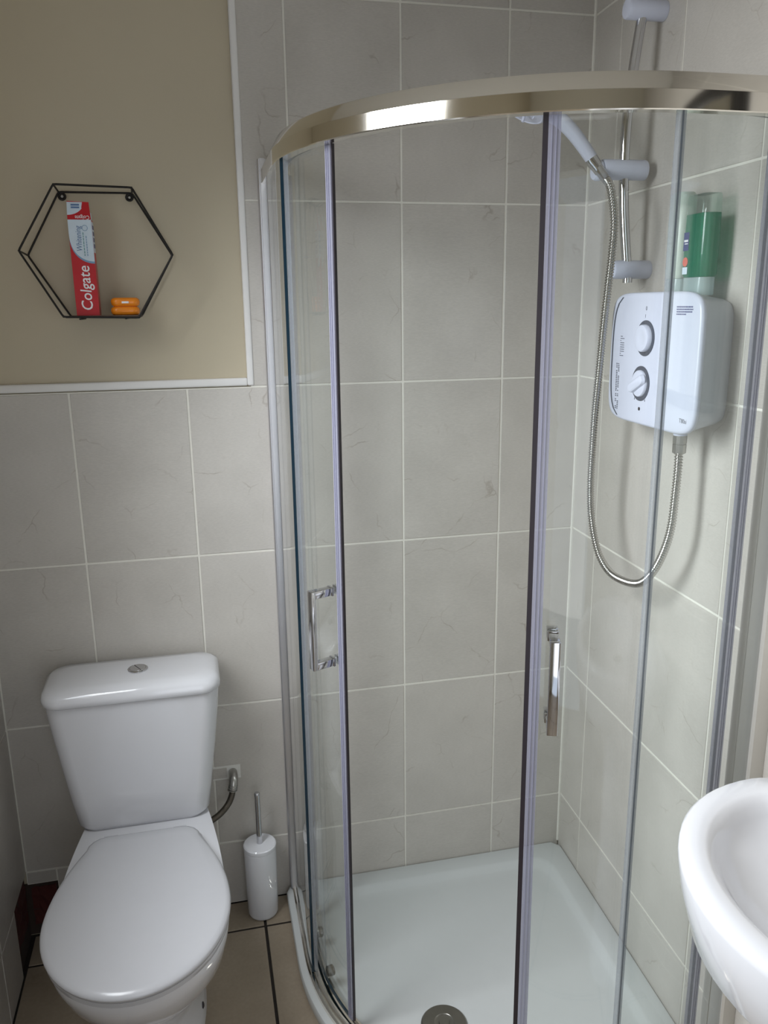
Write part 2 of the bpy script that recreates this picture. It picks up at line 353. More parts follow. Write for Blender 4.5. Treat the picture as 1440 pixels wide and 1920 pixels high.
ce = tag(box('ceiling', (XL-0.12, YF, ZC), (0.12, 0.12, ZC+0.05), M_CEIL), 'plain white painted ceiling', 'ceiling', kind='structure')
fl = tag(box('floor', (XL-0.12, YF, -0.06), (0.12, 0.12, -0.0026), M_FGROUT), 'beige ceramic tiled floor with dark grout lines', 'floor', kind='structure')
FX = [XL, -1.187, -0.857, -0.527, -0.197, 0.0]; FY = [0.0, -0.105, -0.435, -0.765, -1.095, -1.425, -1.755, -2.085, -2.415, YF]
for i in range(len(FX)-1):
    for j in range(len(FY)-1):
        tile(fl, 'floor', FX[i], FX[i+1], FY[j], FY[j+1], M_FLOOR, 0.0, 0.007)

def quarter_strip(name, path_lo, path_hi, m, bevel):
    return box(name, path_lo, path_hi, m, None, bevel, 3)
t1 = tag(quarter_strip('trim_1', (XL, -0.004, 1.3715), (-0.8243, 0.012, 1.3895), M_TRIM, 0.004), 'horizontal white tile trim under the painted panel', 'trim', kind='structure')
t2 = tag(quarter_strip('trim_2', (-0.8245, -0.004, 1.3715), (-0.8095, 0.012, ZC), M_TRIM, 0.004), 'vertical white tile trim beside the painted panel', 'trim', kind='structure')

# ------------------------------------------------------------------ shower tray
CX, CY = -0.227, -0.27
def smax(a, b, k):
    h = max(0.0, min(1.0, 0.5+0.5*(a-b)/k)); return b+(a-b)*h+k*h*(1-h)
def tray_sdf(x, y, k):
    xr = x + 0.0257*(-y) if True else x
    if x < CX and y < CY: g = math.hypot(x-CX, y-CY)-0.567
    else: g = max(-(x-CX)-0.567, -(y-CY)-0.567)
    a = smax(xr, y, k); return smax(a, g, k) if k < 0.002 or x > CX or y > CY else max(a, g)
def tray_loop(d, z, k=0.001, n=120):
    c = (-0.38, -0.38); out = []
    for q in range(n):
        a = 2*math.pi*(q+0.5)/n; lo_, hi_ = 0.0, 0.8
        for _ in range(40):
            md = (lo_+hi_)/2
            if tray_sdf(c[0]+md*math.cos(a), c[1]+md*math.sin(a), k) < -d: lo_ = md
            else: hi_ = md
        out.append((c[0]+lo_*math.cos(a), c[1]+lo_*math.sin(a), z))
    return out
tr = tag(empty('shower_tray', (-0.4, -0.4, 0)), 'low white quadrant shower tray on the floor', 'shower tray')
def shift(ls, o): return [[(p[0]-o[0], p[1]-o[1], p[2]-o[2]) for p in l] for l in ls]
loops = [tray_loop(0.003, 0.0005), tray_loop(0.001, 0.012), tray_loop(0.001, 0.025), tray_loop(0.003, 0.029), tray_loop(0.008, 0.031),
         tray_loop(0.052, 0.031, 0.06), tray_loop(0.055, 0.0306, 0.065), tray_loop(0.060, 0.0285, 0.07), tray_loop(0.070, 0.0195, 0.08), tray_loop(0.078, 0.0165, 0.085), tray_loop(0.10, 0.0155, 0.09), tray_loop(0.2, 0.0135, 0.1), tray_loop(0.3, 0.0125, 0.1)]
loft('tray_body', shift(loops, (-0.4, -0.4, 0)), M_TRAY, tr, True, True, 40)
dc = lathe('drain_cover', [(0.050, 0), (0.051, 0.004), (0.048, 0.007), (0.030, 0.0095), (0.022, 0.0098), (0.020, 0.0085), (0.012, 0.0085), (0.011, 0.010), (0.003, 0.0102)], M_DRAIN, tr, 'z', (-0.502+0.4, -0.512+0.4, 0.012), 48)
dc['label'] = 'round grey metal drain cover'

# ------------------------------------------------------------------ shower enclosure
en = tag(empty('shower_enclosure', (0, 0, 0.031)), 'curved glass shower enclosure with chrome rails and half open sliding doors', 'shower enclosure')
EZ = 0.031
def rail_path(R, n=40):
    """plan line from back wall round to right wall at radius R"""
    P = [(CX-R, -0.001), (CX-R, -0.09), (CX-R, -0.18)]
    for i in range(n+1):
        a = math.radians(180+90*i/n); P.append((CX+R*math.cos(a), CY+R*math.sin(a)))
    P += [(-0.12, CY-R), (-0.0205, CY-R)]
    return P
def rail_sweep(name, prof, m, parent, zoff=EZ, smooth=30):
    loops = []
    base = [rail_path(R) for R, z in prof]
    for i in range(len(base[0])): loops.append([(base[k][i][0], base[k][i][1], prof[k][1]-zoff) for k in range(len(prof))])
    return loft(name, loops, m, parent, True, True, smooth)
TOPP = [(0.548, 1.8015), (0.5495, 1.803), (0.5495, 1.8275), (0.5475, 1.8285), (0.5375, 1.851), (0.535, 1.853), (0.502, 1.853), (0.500, 1.851), (0.500, 1.826), (0.515, 1.824), (0.515, 1.8105), (0.530, 1.8015)]
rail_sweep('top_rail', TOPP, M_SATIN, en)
BOTP = [(0.511, 0.0312), (0.550, 0.0312), (0.550, 0.041), (0.546, 0.044), (0.541, 0.044), (0.540, 0.050), (0.537, 0.052), (0.533, 0.052), (0.532, 0.040), (0.516, 0.040), (0.515, 0.048), (0.511, 0.048)]
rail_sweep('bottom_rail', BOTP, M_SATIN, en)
# wall profiles
def prof_x(name, pts, m):   # extruded vertical profile from plan polygon
    return loft(name, [[(x, y, 0.0007) for x, y in pts], [(x, y, 1.853-EZ) for x, y in pts]], m, en, True, True, False)
prof_x('wall_profile', [(-0.781, -0.0006), (-0.781, -0.022), (-0.779, -0.024), (-0.777, -0.024), (-0.777, -0.034), (-0.767, -0.034), (-0.767, -0.024), (-0.746, -0.024), (-0.744, -0.022), (-0.744, -0.0006)], M_PROFILE)
prof_x('wall_profile', [(-0.0195, -0.756), (-0.046, -0.756), (-0.049, -0.759), (-0.049, -0.778), (-0.047, -0.779), (-0.047, -0.781), (-0.050, -0.782), (-0.050, -0.816), (-0.047, -0.820), (-0.0212, -0.820)], M_PROFILE2)

def arc_slab(name, a0, a1, R0, R1, z0, z1, parent, m, edge=None, straight=None, n=24, bev=0):
    """curved slab; straight adds a tangent run ('left': up to the back wall, 'right': to the right wall)"""
    ang = [a0+(a1-a0)*i/n for i in range(n+1)]
    inn = [(CX+R0*math.cos(math.radians(a)), CY+R0*math.sin(math.radians(a))) for a in ang]
    out = [(CX+R1*math.cos(math.radians(a)), CY+R1*math.sin(math.radians(a))) for a in ang]
    if straight == 'left': inn.insert(0, (CX-R0, -0.025)); out.insert(0, (CX-R1, -0.025))
    if straight == 'right': inn.append((-0.045, CY-R0)); out.append((-0.045, CY-R1))
    k = len(inn); V = []; F = []; fm = []
    for (a, b) in zip(inn, out): V += [(a[0], a[1], z0-EZ), (b[0], b[1], z0-EZ), (b[0], b[1], z1-EZ), (a[0], a[1], z1-EZ)]
    for i in range(k-1):
        for j in range(4):
            q = (j+1) % 4; F.append((i*4+j, i*4+q, (i+1)*4+q, (i+1)*4+j)); fm.append(0 if j in (1, 3) else 1)
    F.append((3, 2, 1, 0)); F.append(((k-1)*4, (k-1)*4+1, (k-1)*4+2, (k-1)*4+3)); fm += [1, 1]
    me = bpy.data.meshes.new(name); me.from_pydata(V, [], F); me.update(); fix(me)
    return link(name, me, m, parent, 30, [m, edge or m], fm)
fp1 = arc_slab('fixed_panel', 180, 186.6, 0.538, 0.544, 0.046, 1.806, en, M_GLASS, M_GEDGE, 'left', 4)
fp2 = arc_slab('fixed_panel', 266.4, 270, 0.538, 0.544, 0.046, 1.806, en, M_GLASS, M_GEDGE, 'right', 4)
d1 = arc_slab('sliding_door', 165.0, 203.6, 0.517, 0.523, 0.052, 1.806, en, M_GLASS, M_GEDGE)
d2 = arc_slab('sliding_door', 248.0, 286.0, 0.517, 0.523, 0.052, 1.806, en, M_GLASS, M_GEDGE)
def seal(a0, a1, door, R0=0.513, R1=0.527):
    s = arc_slab('edge_seal', a0, a1, R0, R1, 0.053, 1.804, door, M_SEAL, None, None, 4)
    # ribs of the extrusion
    for f in (0.25, 0.6):
        a = a0+(a1-a0)*f; arc_slab('seal_rib', a, a+0.12, R1-0.0002, R1+0.0016, 0.053, 1.804, door, M_SEAL, None, None, 1)
    return s
seal(203.3, 205.0, d1, 0.5155, 0.5245); arc_slab('magnet_strip', 205.0, 205.3, 0.5172, 0.5222, 0.051, 1.804, d1, M_MAGNET, None, None, 2)
seal(246.7, 248.6, d2); arc_slab('magnet_strip', 245.85, 246.7, 0.5135, 0.5265, 0.051, 1.804, d2, M_MAGNET, None, None, 2)
seal(164.2, 165.6, d1); seal(285.6, 287.3, d2)
arc_slab('edge_seal', 265.8, 266.7, 0.531, 0.545, 0.046, 1.806, fp2, M_SEAL2, None, None, 3)
arc_slab('edge_seal', 186.3, 187.0, 0.530, 0.5375, 0.046, 1.806, fp1, M_SEAL2, None, None, 3)
def handle(ang, door, z0, z1, inner_z):
    a = math.radians(ang); n = Vector((math.cos(a), math.sin(a), 0)); t = Vector((-n.y, n.x, 0)); c = Vector((CX, CY, 0))
    def ob(name, r0, r1, w, za, zb, parent, m=M_CHROME):
        o = link(name, boxm(name, (r0, -w, za-EZ), (r1, w, zb-EZ), 0.0012, 2), m, parent, 35)
        o.data.transform(Matrix(((n.x, t.x, 0, c.x), (n.y, t.y, 0, c.y), (0, 0, 1, 0), (0, 0, 0, 1)))); return o
    h = ob('door_handle', 0.563, 0.572, 0.0085, z0, z1, door)
    for za, zb in ((z1-0.015, z1), (z0, z0+0.015)):
        ob('handle_post', 0.528, 0.564, 0.0078, za, zb, door)
        ob('handle_collar', 0.5232, 0.5285, 0.0092, za-0.001, zb+0.001, door)
        ob('inner_knob', 0.500, 0.5168, 0.0092, za-0.001, zb+0.001, door)
handle(201.2, d1, 0.872, 1.031, 0)
handle(250.6, d2, 0.868, 1.030, 0)
for ang, door in ((176, d1), (190, d1), (262, d2), (276, d2)):
    a = math.radians(ang)
    for z in (0.066,):
        o = lathe('roller', [(0.006, -0.010), (0.011, -0.008), (0.012, -0.002), (0.012, 0.006), (0.009, 0.0085)], M_DRAIN, door, 'x', (0, 0, 0), 20)
        o.data.transform(Matrix.Translation((CX+0.508*math.cos(a), CY+0.508*math.sin(a), z-EZ)) @ Matrix.Rotation(a+math.pi, 4, 'Z'))

# ------------------------------------------------------------------ electric shower (right wall frame)
def wall_thing(name, base):   # base given in right-wall coordinates
    o = empty(name, Matrix.Rotation(YAW, 4, 'Z') @ Vector(base), YAW); o['_b'] = 0; del o['_b']; return o
UB = Vector((-0.0, -0.498, 1.315))
un = tag(wall_thing('electric_shower', UB), 'white electric shower unit with two round control knobs', 'electric shower')
def sup(cy, cz, hy, hz, ex, x, n=72):
    L_ = []
    for q in range(n):
        a = 2*math.pi*q/n; c, s = math.cos(a), math.sin(a)
        L_.append((x-UB.x, cy+hy*math.copysign(abs(c)**(2/ex), c)-UB.y, cz+hz*math.copysign(abs(s)**(2/ex), s)-UB.z))
    return L_
uc, uz = -0.4955, 1.4395
loft('casing', [sup(-0.492, uz, 0.128, 0.110, 8, -0.0006), sup(-0.492, uz, 0.133, 0.113, 8, -0.010), sup(-0.493, uz, 0.148, 0.118, 7.5, -0.045), sup(uc, uz, 0.1605, 0.1235, 7, -0.076)], M_GPLAST, un, True, True, 50)
loft('front_cover', [sup(uc, uz, 0.1605, 0.1235, 7, -0.0755), sup(uc, uz, 0.163, 0.1255, 7, -0.078), sup(uc, uz, 0.163, 0.1255, 7, -0.083), sup(uc, uz, 0.161, 0.1240, 7, -0.0865), sup(uc, uz, 0.156, 0.120, 7, -0.088)], M_WPLAST, un, True, True, 50)
FXO = -0.0882
def up(y, z, x=FXO): return (x-UB.x, y-UB.y, z-UB.z)
# curved seam and side strip by the left edge
sp = []
for q in range(21):
    z = uz-0.117+0.234*q/20; k = abs(z-uz)/0.1255; y = uc+0.163*(1-k**7)**(1/7)-0.010-0.014*(abs(z-uz)/0.117)**3
    sp.append((y, z))
def strip(name, y_off, w, m, x=FXO):
    V = []; F = []
    for i, (y, z) in enumerate(sp): V += [up(y+y_off, z, x), up(y+y_off-w, z, x), up(y+y_off-w, z, x-0.0006), up(y+y_off, z, x-0.0006)]
    for i in range(len(sp)-1):
        for j in range(4): q = (j+1) % 4; F.append((i*4+j, i*4+q, (i+1)*4+q, (i+1)*4+j))
    F += [(0, 1, 2, 3), (len(V)-4, len(V)-3, len(V)-2, len(V)-1)]
    me = bpy.data.meshes.new(name); me.from_pydata(V, [], F); fix(me); return link(name, me, m, un)
strip('seam', -0.0015, 0.0042, M_DGREY)
def knob(y, z, lever):
    ring = lathe('dial_ring', [(0.0335, 0), (0.0335, -0.0012), (0.020, -0.0012)], M_DGREY, un, 'x', up(y, z), 48)
    if not lever:
        k = lathe('knob', [(0.0258, 0), (0.0254, -0.007), (0.0242, -0.009), (0.0222, -0.0098), (0.012, -0.0082), (0.004, -0.0078)], M_WPLAST, un, 'x', up(y, z, FXO-0.001), 48)
    else:
        k = lathe('knob', [(0.0258, 0), (0.0255, -0.004), (0.0243, -0.0055), (0.012, -0.0064), (0.004, -0.0066)], M_WPLAST, un, 'x', up(y, z, FXO-0.001), 48)
        o = loft('pointer', [rrect(0, 0, 0.0285, 0.011, 0.0105, 0.0), rrect(0.001, 0, 0.0272, 0.0092, 0.0088, 0.006), rrect(0.002, 0, 0.025, 0.0062, 0.006, 0.008)], M_WPLAST, k, True, True, 35)
        # local x along pointer, z outwards (-x of the wall)
        a = math.radians(207); R_ = Matrix(((0, 0, -1, 0), (-math.cos(a), math.sin(a), 0, 0), (math.sin(a), math.cos(a), 0, 0), (0, 0, 0, 1)))
        # pointer points down-left as seen from the front
        o.data.transform(Matrix.Translation(up(y, z, FXO-0.0064)) @ R_); fix(o.data)
    return k
knob(-0.477, 1.480, False); knob(-0.470, 1.394, True)
RD, UPV = (0, -1, 0), (0, 0, 1)
lathe('indicator_light', [(0.0034, 0), (0.0034, -0.0008), (0.002, -0.0009)], M_MAGNET, un, 'x', up(-0.470, 1.345), 16)
lathe('indicator_dot', [(0.0018, 0), (0.0018, -0.0006), (0.001, -0.0006)], M_MAGNET, un, 'x', up(-0.4385, 1.4815), 12)
text('mark_off', '0', 0.011, M_DGREY, un, up(-0.474, 1.535), RD, UPV)
text('mark_on', 'I', 0.009, M_DGREY, un, up(-0.472, 1.521), RD, UPV)
text('model_text', 'T80si', 0.011, M_DGREY, un, up(-0.626, 1.341), RD, UPV)
rr = random.Random(5)
def bar_lines(name, y0, y1, z0, n, dz, m, th=0.0012, ragged=0.3, part=None):
    for i in range(n):
        z = z0-i*dz; y = y0
        while y > y1+0.002:
            w = rr.uniform(0.003, 0.008); e = max(y-w, y1)
            box(name, up(y, z), up(e, z+th, FXO-0.0003), m, un); y = e-0.0012
            if rr.random() < ragged*0.2: break
bar_lines('warning_print', -0.580, -0.632, 1.537, 4, 0.0042, M_BLUEPRINT, 0.0022)
bar_lines('model_print', -0.378, -0.394, 1.480, 10, 0.0042, M_DGREY, 0.0012)
# print running up the left side of the cover
for i in range(26):
    z = 1.335+i*0.0036
    for y0 in (-0.366, -0.374):
        if rr.random() < 0.8: box('side_print', up(y0-0.003*abs(z-uz)/0.1, z), up(y0-0.003*abs(z-uz)/0.1-rr.uniform(0.003, 0.0055), z+0.0018, FXO-0.0003), M_DGREY, un)
for z in (1.4155, 1.3715):
    pass
for sgn in (-1, 1):
    o = box('dial_mark', up(-0.470-sgn*0.020, 1.361), up(-0.470-sgn*0.020+0.0012, 1.365, FXO-0.0004), M_DGREY, un)
lathe('outlet_collar', [(0.0125, 0.006), (0.0125, -0.004), (0.011, -0.006)], M_WPLAST, un, 'z', (-0.060-UB.x, -0.576-UB.y, 1.312-UB.z), 24)

# riser rail
rb = Vector((0, -0.310, 1.61))
ri = tag(wall_thing('shower_riser_rail', rb), 'bowed chrome riser rail on white wall brackets', 'shower rail')
def rl(x, y, z): return (x-rb.x, y-rb.y, z-rb.z)
rp = []
for i in range(41):
    t = i/40; z = 1.586+(2.105-1.586)*t; off = 0.046+0.022*math.sin(math.pi*min(max((z-1.60)/0.49, 0), 1)); rp.append(rl(-off, -0.310, z))
tube('rail', rp, 0.0098, M_CHROME, ri, 20)
def bracket(z, name, x0, x1, r=0.0185):
    return lathe(name, [(r*0.96, x0), (r, x0-0.003), (r, x1+0.004), (r*0.93, x1+0.001), (r*0.6, x1)], M_WPLAST, ri, 'x', rl(0, -0.310, z), 32)
bracket(1.612, 'bracket', -0.0006, -0.082); bracket(2.092, 'bracket', -0.0006, -0.082)
sl = bracket(1.804, 'slider', -0.022, -0.117, 0.0195)
lathe('slider_grip', [(0.0188, -0.118), (0.0196, -0.121), (0.0196, -0.128), (0.017, -0.132)], M_WPLAST, sl, 'x', rl(0, -0.310, 1.802), 32)

# hand shower
hb = Vector((-0.135, -0.318, 1.79))
hs = tag(wall_thing('shower_handset', hb), 'white handheld shower head clipped to the rail slider', 'shower head')
def hl(p): return (p[0]-hb.x, p[1]-hb.y, p[2]-hb.z)
hp = catmull([(-0.138, -0.312, 1.822), (-0.158, -0.309, 1.848), (-0.181, -0.306, 1.874), (-0.206, -0.303, 1.895), (-0.232, -0.300, 1.908), (-0.258, -0.298, 1.911)], 6)
n_ = len(hp); tube('grip', [hl(p) for p in hp], 0.012, M_WPLAST, hs, 20, radii=[0.0125+0.0015*math.sin(i/n_*3)+(0.004*(i/n_)**3) for i in range(n_)])
hd = Vector((-0.42, -0.06, -0.90)).normalized()
head = lathe('spray_head', [(0.010, -0.022), (0.026, -0.019), (0.036, -0.010), (0.040, 0.000), (0.0395, 0.006), (0.036, 0.008), (0.034, 0.0065), (0.005, 0.0065)], M_WPLAST, hs, 'z', (0, 0, 0), 40)
head.data.transform(Matrix.Translation(hl((-0.272, -0.297, 1.911))) @ hd.to_track_quat('Z', 'Y').to_matrix().to_4x4())
nib = tube('nozzle', [hl((-0.276, -0.297, 1.902)), hl((-0.280, -0.298, 1.889))], 0.003, M_WPLAST, head, 8)
tube('ferrule', [hl(p) for p in [(-0.140, -0.312, 1.824), (-0.136, -0.313, 1.818), (-0.128, -0.318, 1.806), (-0.122, -0.322, 1.795)]], 0.0125, M_CHROME, hs, 20, radii=[0.0128, 0.0132, 0.0115, 0.0105])

# hose
HP = [(-0.127, -0.319, 1.805), (-0.121, -0.330, 1.790), (-0.118, -0.353, 1.770), (-0.116, -0.366, 1.740), (-0.114, -0.375, 1.695), (-0.112, -0.367, 1.636), (-0.11, -0.354, 1.575), (-0.108, -0.34, 1.502), (-0.106, -0.327, 1.414), (-0.104, -0.313, 1.323), (-0.102, -0.305, 1.229), (-0.1, -0.301, 1.157), (-0.097, -0.304, 1.097), (-0.094, -0.323, 1.04), (-0.09, -0.35, 1.001), (-0.085, -0.395, 0.98), (-0.08, -0.461, 0.983), (-0.076, -0.507, 1.0), (-0.072, -0.543, 1.039), (-0.068, -0.567, 1.088), (-0.065, -0.578, 1.136), (-0.062, -0.578, 1.193), (-0.06, -0.577, 1.243), (-0.06, -0.576, 1.279), (-0.06, -0.576, 1.300)]
ho_b = Vector((-0.09, -0.40, 0.97))
ho = tag(wall_thing('shower_hose', ho_b), 'ribbed chrome shower hose looping from handset to electric shower', 'hose')
dense = catmull(HP, 24)
# resample at constant step
step = 0.0011; res = [dense[0]]; acc = 0
for a, b2 in zip(dense[:-1], dense[1:]):
    seg = (b2-a).length; d = step-acc
    while d <= seg: res.append(a+(b2-a)*(d/seg)); d += step
    acc = (acc+seg) % step if seg+acc >= step else acc+seg
rad = [0.0072+0.0013*math.cos(2*math.pi*i/5.0) for i in range(len(res))]
tube('hose_body', [p-ho_b for p in res], 0.007, M_HOSE, ho, 10, radii=rad, smooth='full')
lathe('hose_nut', [(0.009, -0.036), (0.0122, -0.034), (0.0125, -0.018), (0.0115, -0.0175), (0.0115, -0.0165), (0.0125, -0.016), (0.0125, -0.001), (0.0115, 0)], M_STEEL, ho, 'z', (-0.06-ho_b.x, -0.576-ho_b.y, 1.309-ho_b.z), 12, 20)
tube('hose_nut', [p-ho_b for p in (Vector((-0.127, -0.319, 1.806)), Vector((-0.122, -0.326, 1.794)), Vector((-0.1185, -0.343, 1.779)))], 0.0095, M_CHROME, ho, 16, radii=[0.0106, 0.0102, 0.0088])

# bottles on the unit
def bottle_loops(prof, cx, cy, b):
    return [rrect(cx-b[0], cy-b[1], hx, hy, min(hx, hy)*0.75, z-b[2], 6) for hx, hy, z in prof]
gb = Vector((-0.045, -0.572, 1.558))
g = tag(wall_thing('shower_gel_bottle', gb), 'upside down clear bottle of green gel on the electric shower', 'bottle')
loft('cap', bottle_loops([(0.017, 0.029, 1.5575), (0.0175, 0.030, 1.560), (0.017, 0.031, 1.588)], gb.x, gb.y, gb), M_CAP, g, True, True, 40)
loft('gel', bottle_loops([(0.0155, 0.031, 1.5885), (0.018, 0.034, 1.593), (0.0185, 0.035, 1.65), (0.018, 0.0345, 1.694)], gb.x, gb.y, gb), M_GREENLIQ, g, True, True, 40)
loft('clear_shoulder', bottle_loops([(0.018, 0.0345, 1.6945), (0.0178, 0.034, 1.722), (0.0165, 0.032, 1.726)], gb.x, gb.y, gb), M_CLEARPL, g, True, True, 40)
loft('bottle_base', bottle_loops([(0.008, 0.016, 1.7262), (0.012, 0.024, 1.7266)], gb.x, gb.y, gb), M_DARKFOLD, g, True, True, 40)
lb = box('label_print', (-0.0193, 0.010, 0.076), (-0.0187, 0.026, 0.107), M_NAVY, g); box('label_mark', (-0.0196, 0.012, 0.087), (-0.0192, 0.022, 0.0885), M_WPRINT, lb); box('label_mark', (-0.0196, 0.012, 0.091), (-0.0192, 0.024, 0.0945), M_WPRINT, lb)
lb = lathe('label_badge', [(0.008, 0), (0.008, -0.0006), (0.002, -0.0006)], M_ORLAB, g, 'x', (-0.0187, 0.017, 0.057), 20)
box('label_band', (-0.0193, 0.009, 0.036), (-0.0187, 0.024, 0.048), M_WCARD, g)
pb = Vector((-0.045, -0.503, 1.558))
pbt = tag(wall_thing('pale_toiletry_bottle', pb), 'tall pale greenish-white bottle beside the green gel bottle', 'bottle')
loft('bottle_body', bottle_loops([(0.015, 0.020, 1.588), (0.018, 0.024, 1.594), (0.0185, 0.0255, 1.68), (0.017, 0.0245, 1.732), (0.014, 0.020, 1.737)], pb.x, pb.y, pb), M_PALEB, pbt, True, True, 40)
loft('cap', bottle_loops([(0.016, 0.021, 1.5575), (0.017, 0.0225, 1.560), (0.017, 0.0225, 1.5875)], pb.x, pb.y, pb), M_CAP, pbt, True, True, 40)

# ------------------------------------------------------------------ hexagon shelf
HC = Vector((-1.1175, 0.008, 1.528))
hx = tag(empty('hexagon_wall_shelf', HC), 'black wire hexagon shelf hung on the beige wall', 'shelf')
def hexpts(R, y, cx=0, cz=0.130, roll=0.0):
    P = []
    for k in range(6):
        a = math.radians(60*k)+roll; P.append((cx+R*math.cos(a), y, cz+R*0.99*math.sin(a)))
    return P
HB = hexpts(0.1465, -0.0115, -0.0005, 0.1285); HF = hexpts(0.148, -0.104, 0.0005, 0.1285, -0.025)
def wire_loop(name, P, r):
    Q = []
    for k in range(6):
        a, b2, c2 = Vector(P[k-1]), Vector(P[k]), Vector(P[(k+1) % 6])
        u, w = (a-b2).normalized(), (c2-b2).normalized()
        Q += [b2+u*0.006, b2+u*0.002+w*0.0005, b2+w*0.002+u*0.0005, b2+w*0.006]
    return tube(name, Q, r, M_BLACKM, hx, 8, True, 50)
wire_loop('back_frame', HB, 0.0021); wire_loop('front_frame', HF, 0.0021)
for k in range(6): tube('spoke', [HB[k], HF[k]], 0.0019, M_BLACKM, hx, 8)
for k, dx in ((2, 0.006), (1, -0.006)):
    cz = HB[k][2]-0.0085; cxx = HB[k][0]+dx
    tr_ = [(cxx+0.0062*math.cos(q*math.pi/10), -0.0110, cz+0.0062*math.sin(q*math.pi/10)) for q in range(20)]
    rg = tube('mounting_ring', tr_, 0.0025, M_BLACKM, hx, 8, True)
    lathe('screw', [(0.0042, 0.0), (0.0042, -0.008), (0.0025, -0.0095)], M_STEEL, rg, 'y', (cxx, -0.0006, cz), 16)
BZ = HF[4][2]
box('shelf_board', (-0.073, -0.102, 0.0005), (0.073, -0.008, 0.0052), M_BOARD, hx, 0.001)
for x in (-0.045, 0.045): tube('support_wire', [(x, -0.010, -0.0015), (x, -0.104, -0.0015)], 0.0019, M_BLACKM, hx, 8)
# toothpaste box
SZ = HC.z+0.0053
TB = Vector((-1.1475, -0.060, SZ))
tp = tag(empty('toothpaste_box', TB), 'red and white toothpaste carton standing on the hexagon shelf', 'toothpaste box')
hw, hd_, th = 0.0225, 0.017, 0.188
loft('carton', [[(-hw, -hd_, 0), (hw, -hd_, 0), (hw, hd_, 0), (-hw, hd_, 0)], [(-hw, -hd_, th), (hw, -hd_, th), (hw, hd_, th), (-hw, hd_, th)]], M_RED, tp, True, True, False)
yf = -hd_-0.0002
def flat(name, poly, m, parent, y=yf, t=0.0003):
    n = len(poly); V = [(x, y, z) for x, z in poly]+[(x, y-t, z) for x, z in poly]
    F = [tuple(range(n)), tuple(range(2*n-1, n-1, -1))]+[(i, (i+1) % n, n+(i+1) % n, n+i) for i in range(n)]
    me = bpy.data.meshes.new(name); me.from_pydata(V, [], F); fix(me); return link(name, me, m, parent)
def swoosh(o):
    P = [(-hw, th)]
    for q in range(13):
        a = math.pi/2*q/12; P.append((hw-(2*hw)*math.cos(a)**1.0, 0.162-o-(0.055)*math.sin(a)**0.8))
    P.append((hw, th)); return P
flat('blue_swoosh', swoosh(0.004), M_BLUECARD, tp); flat('white_panel', swoosh(0.0), M_WCARD, tp, yf-0.0003)
yt = yf-0.0009
text('brand_print', 'Colgate', 0.031, M_WPRINT, tp, (0.001, yt+0.0003, 0.054), (0, 0, 1), (-1, 0, 0), sx=0.92, bold=0.00022, shear=0.12)
text('name_print', 'Whitening', 0.0155, M_BLUEINK, tp, (-0.004, yt, 0.151), (0, 0, 1), (-1, 0, 0), sx=0.75, shear=0.2)
for i, (x, a, b2, m_) in enumerate(((0.004, 0.118, 0.160, M_TEALPRINT), (0.0095, 0.118, 0.156, M_BLUECARD))):
    z = a
    while z < b2: e = z+rr.uniform(0.003, 0.007); flat('small_print', [(x, z), (x+0.0015, z), (x+0.0015, e), (x, e)], m_, tp, yt); z = e+0.0012
tr_ = [(0.009+0.0052*math.cos(q*math.pi/12), yt, 0.172+0.0052*math.sin(q*math.pi/12)) for q in range(24)]
tube('emblem_ring', tr_, 0.0005, M_BLUECARD, tp, 6, True)
# right side print and tube end
box('side_panel', (hw, -hd_+0.003, 0.125), (hw+0.0004, hd_-0.003, 0.185), M_WCARD, tp)
for z in (0.134, 0.146, 0.158, 0.170): box('side_print', (hw+0.0003, -hd_+0.006, z), (hw+0.0007, hd_-0.006, z+0.008), M_BLUEPRINT, tp)
# opened top flap leaning back
fl_ = empty('x'); bpy.data.objects.remove(fl_)
fz = th; fv = [(-hw, -hd_, fz), (hw, -hd_, fz), (hw-0.002, -hd_+0.004, fz+0.034), (-hw+0.001, -hd_+0.005, fz+0.036), (-hw, -hd_+0.0007, fz), (hw, -hd_+0.0007, fz), (hw-0.002, -hd_+0.0047, fz+0.034), (-hw+0.001, -hd_+0.0057, fz+0.036)]
flp = obj('top_flap', fv, [(0, 1, 2, 3), (7, 6, 5, 4), (0, 4, 5, 1), (1, 5, 6, 2), (2, 6, 7, 3), (3, 7, 4, 0)], M_RED, tp); fix(flp.data)
P = [(-hw+0.0002, fz+0.009)]
for q in range(11):
    a = math.pi/2*q/10; P.append((-hw+0.033*math.sin(a), fz+0.034-0.025*math.cos(a)**1.0))
P += [(-hw+0.001, fz+0.0345)]
fo = flat('flap_panel', P, M_WCARD, flp, -hd_-0.0001)
fo.data.transform(Matrix.Translation((0, -hd_, fz)) @ Matrix.Rotation(-0.135, 4, 'X') @ Matrix.Translation((0, hd_, -fz)))
ft = text('flap_print', 'Colgate', 0.0105, M_WPRINT, flp, (0.006, -hd_-0.0005+0.0006, fz+0.0045), (-1, 0, 0), (0, 0, -1), sx=0.85)
for k in range(2): box('flap_text', (-0.014, -hd_+0.0020+0.0007*k, fz+0.022+0.005*k), (0.002, -hd_+0.0028+0.0007*k, fz+0.025+0.005*k), M_BLUEINK, flp)
box('tube_end', (hw-0.018, -0.004, th), (hw-0.001, 0.012, th+0.016), M_WCARD, tp, 0.002)
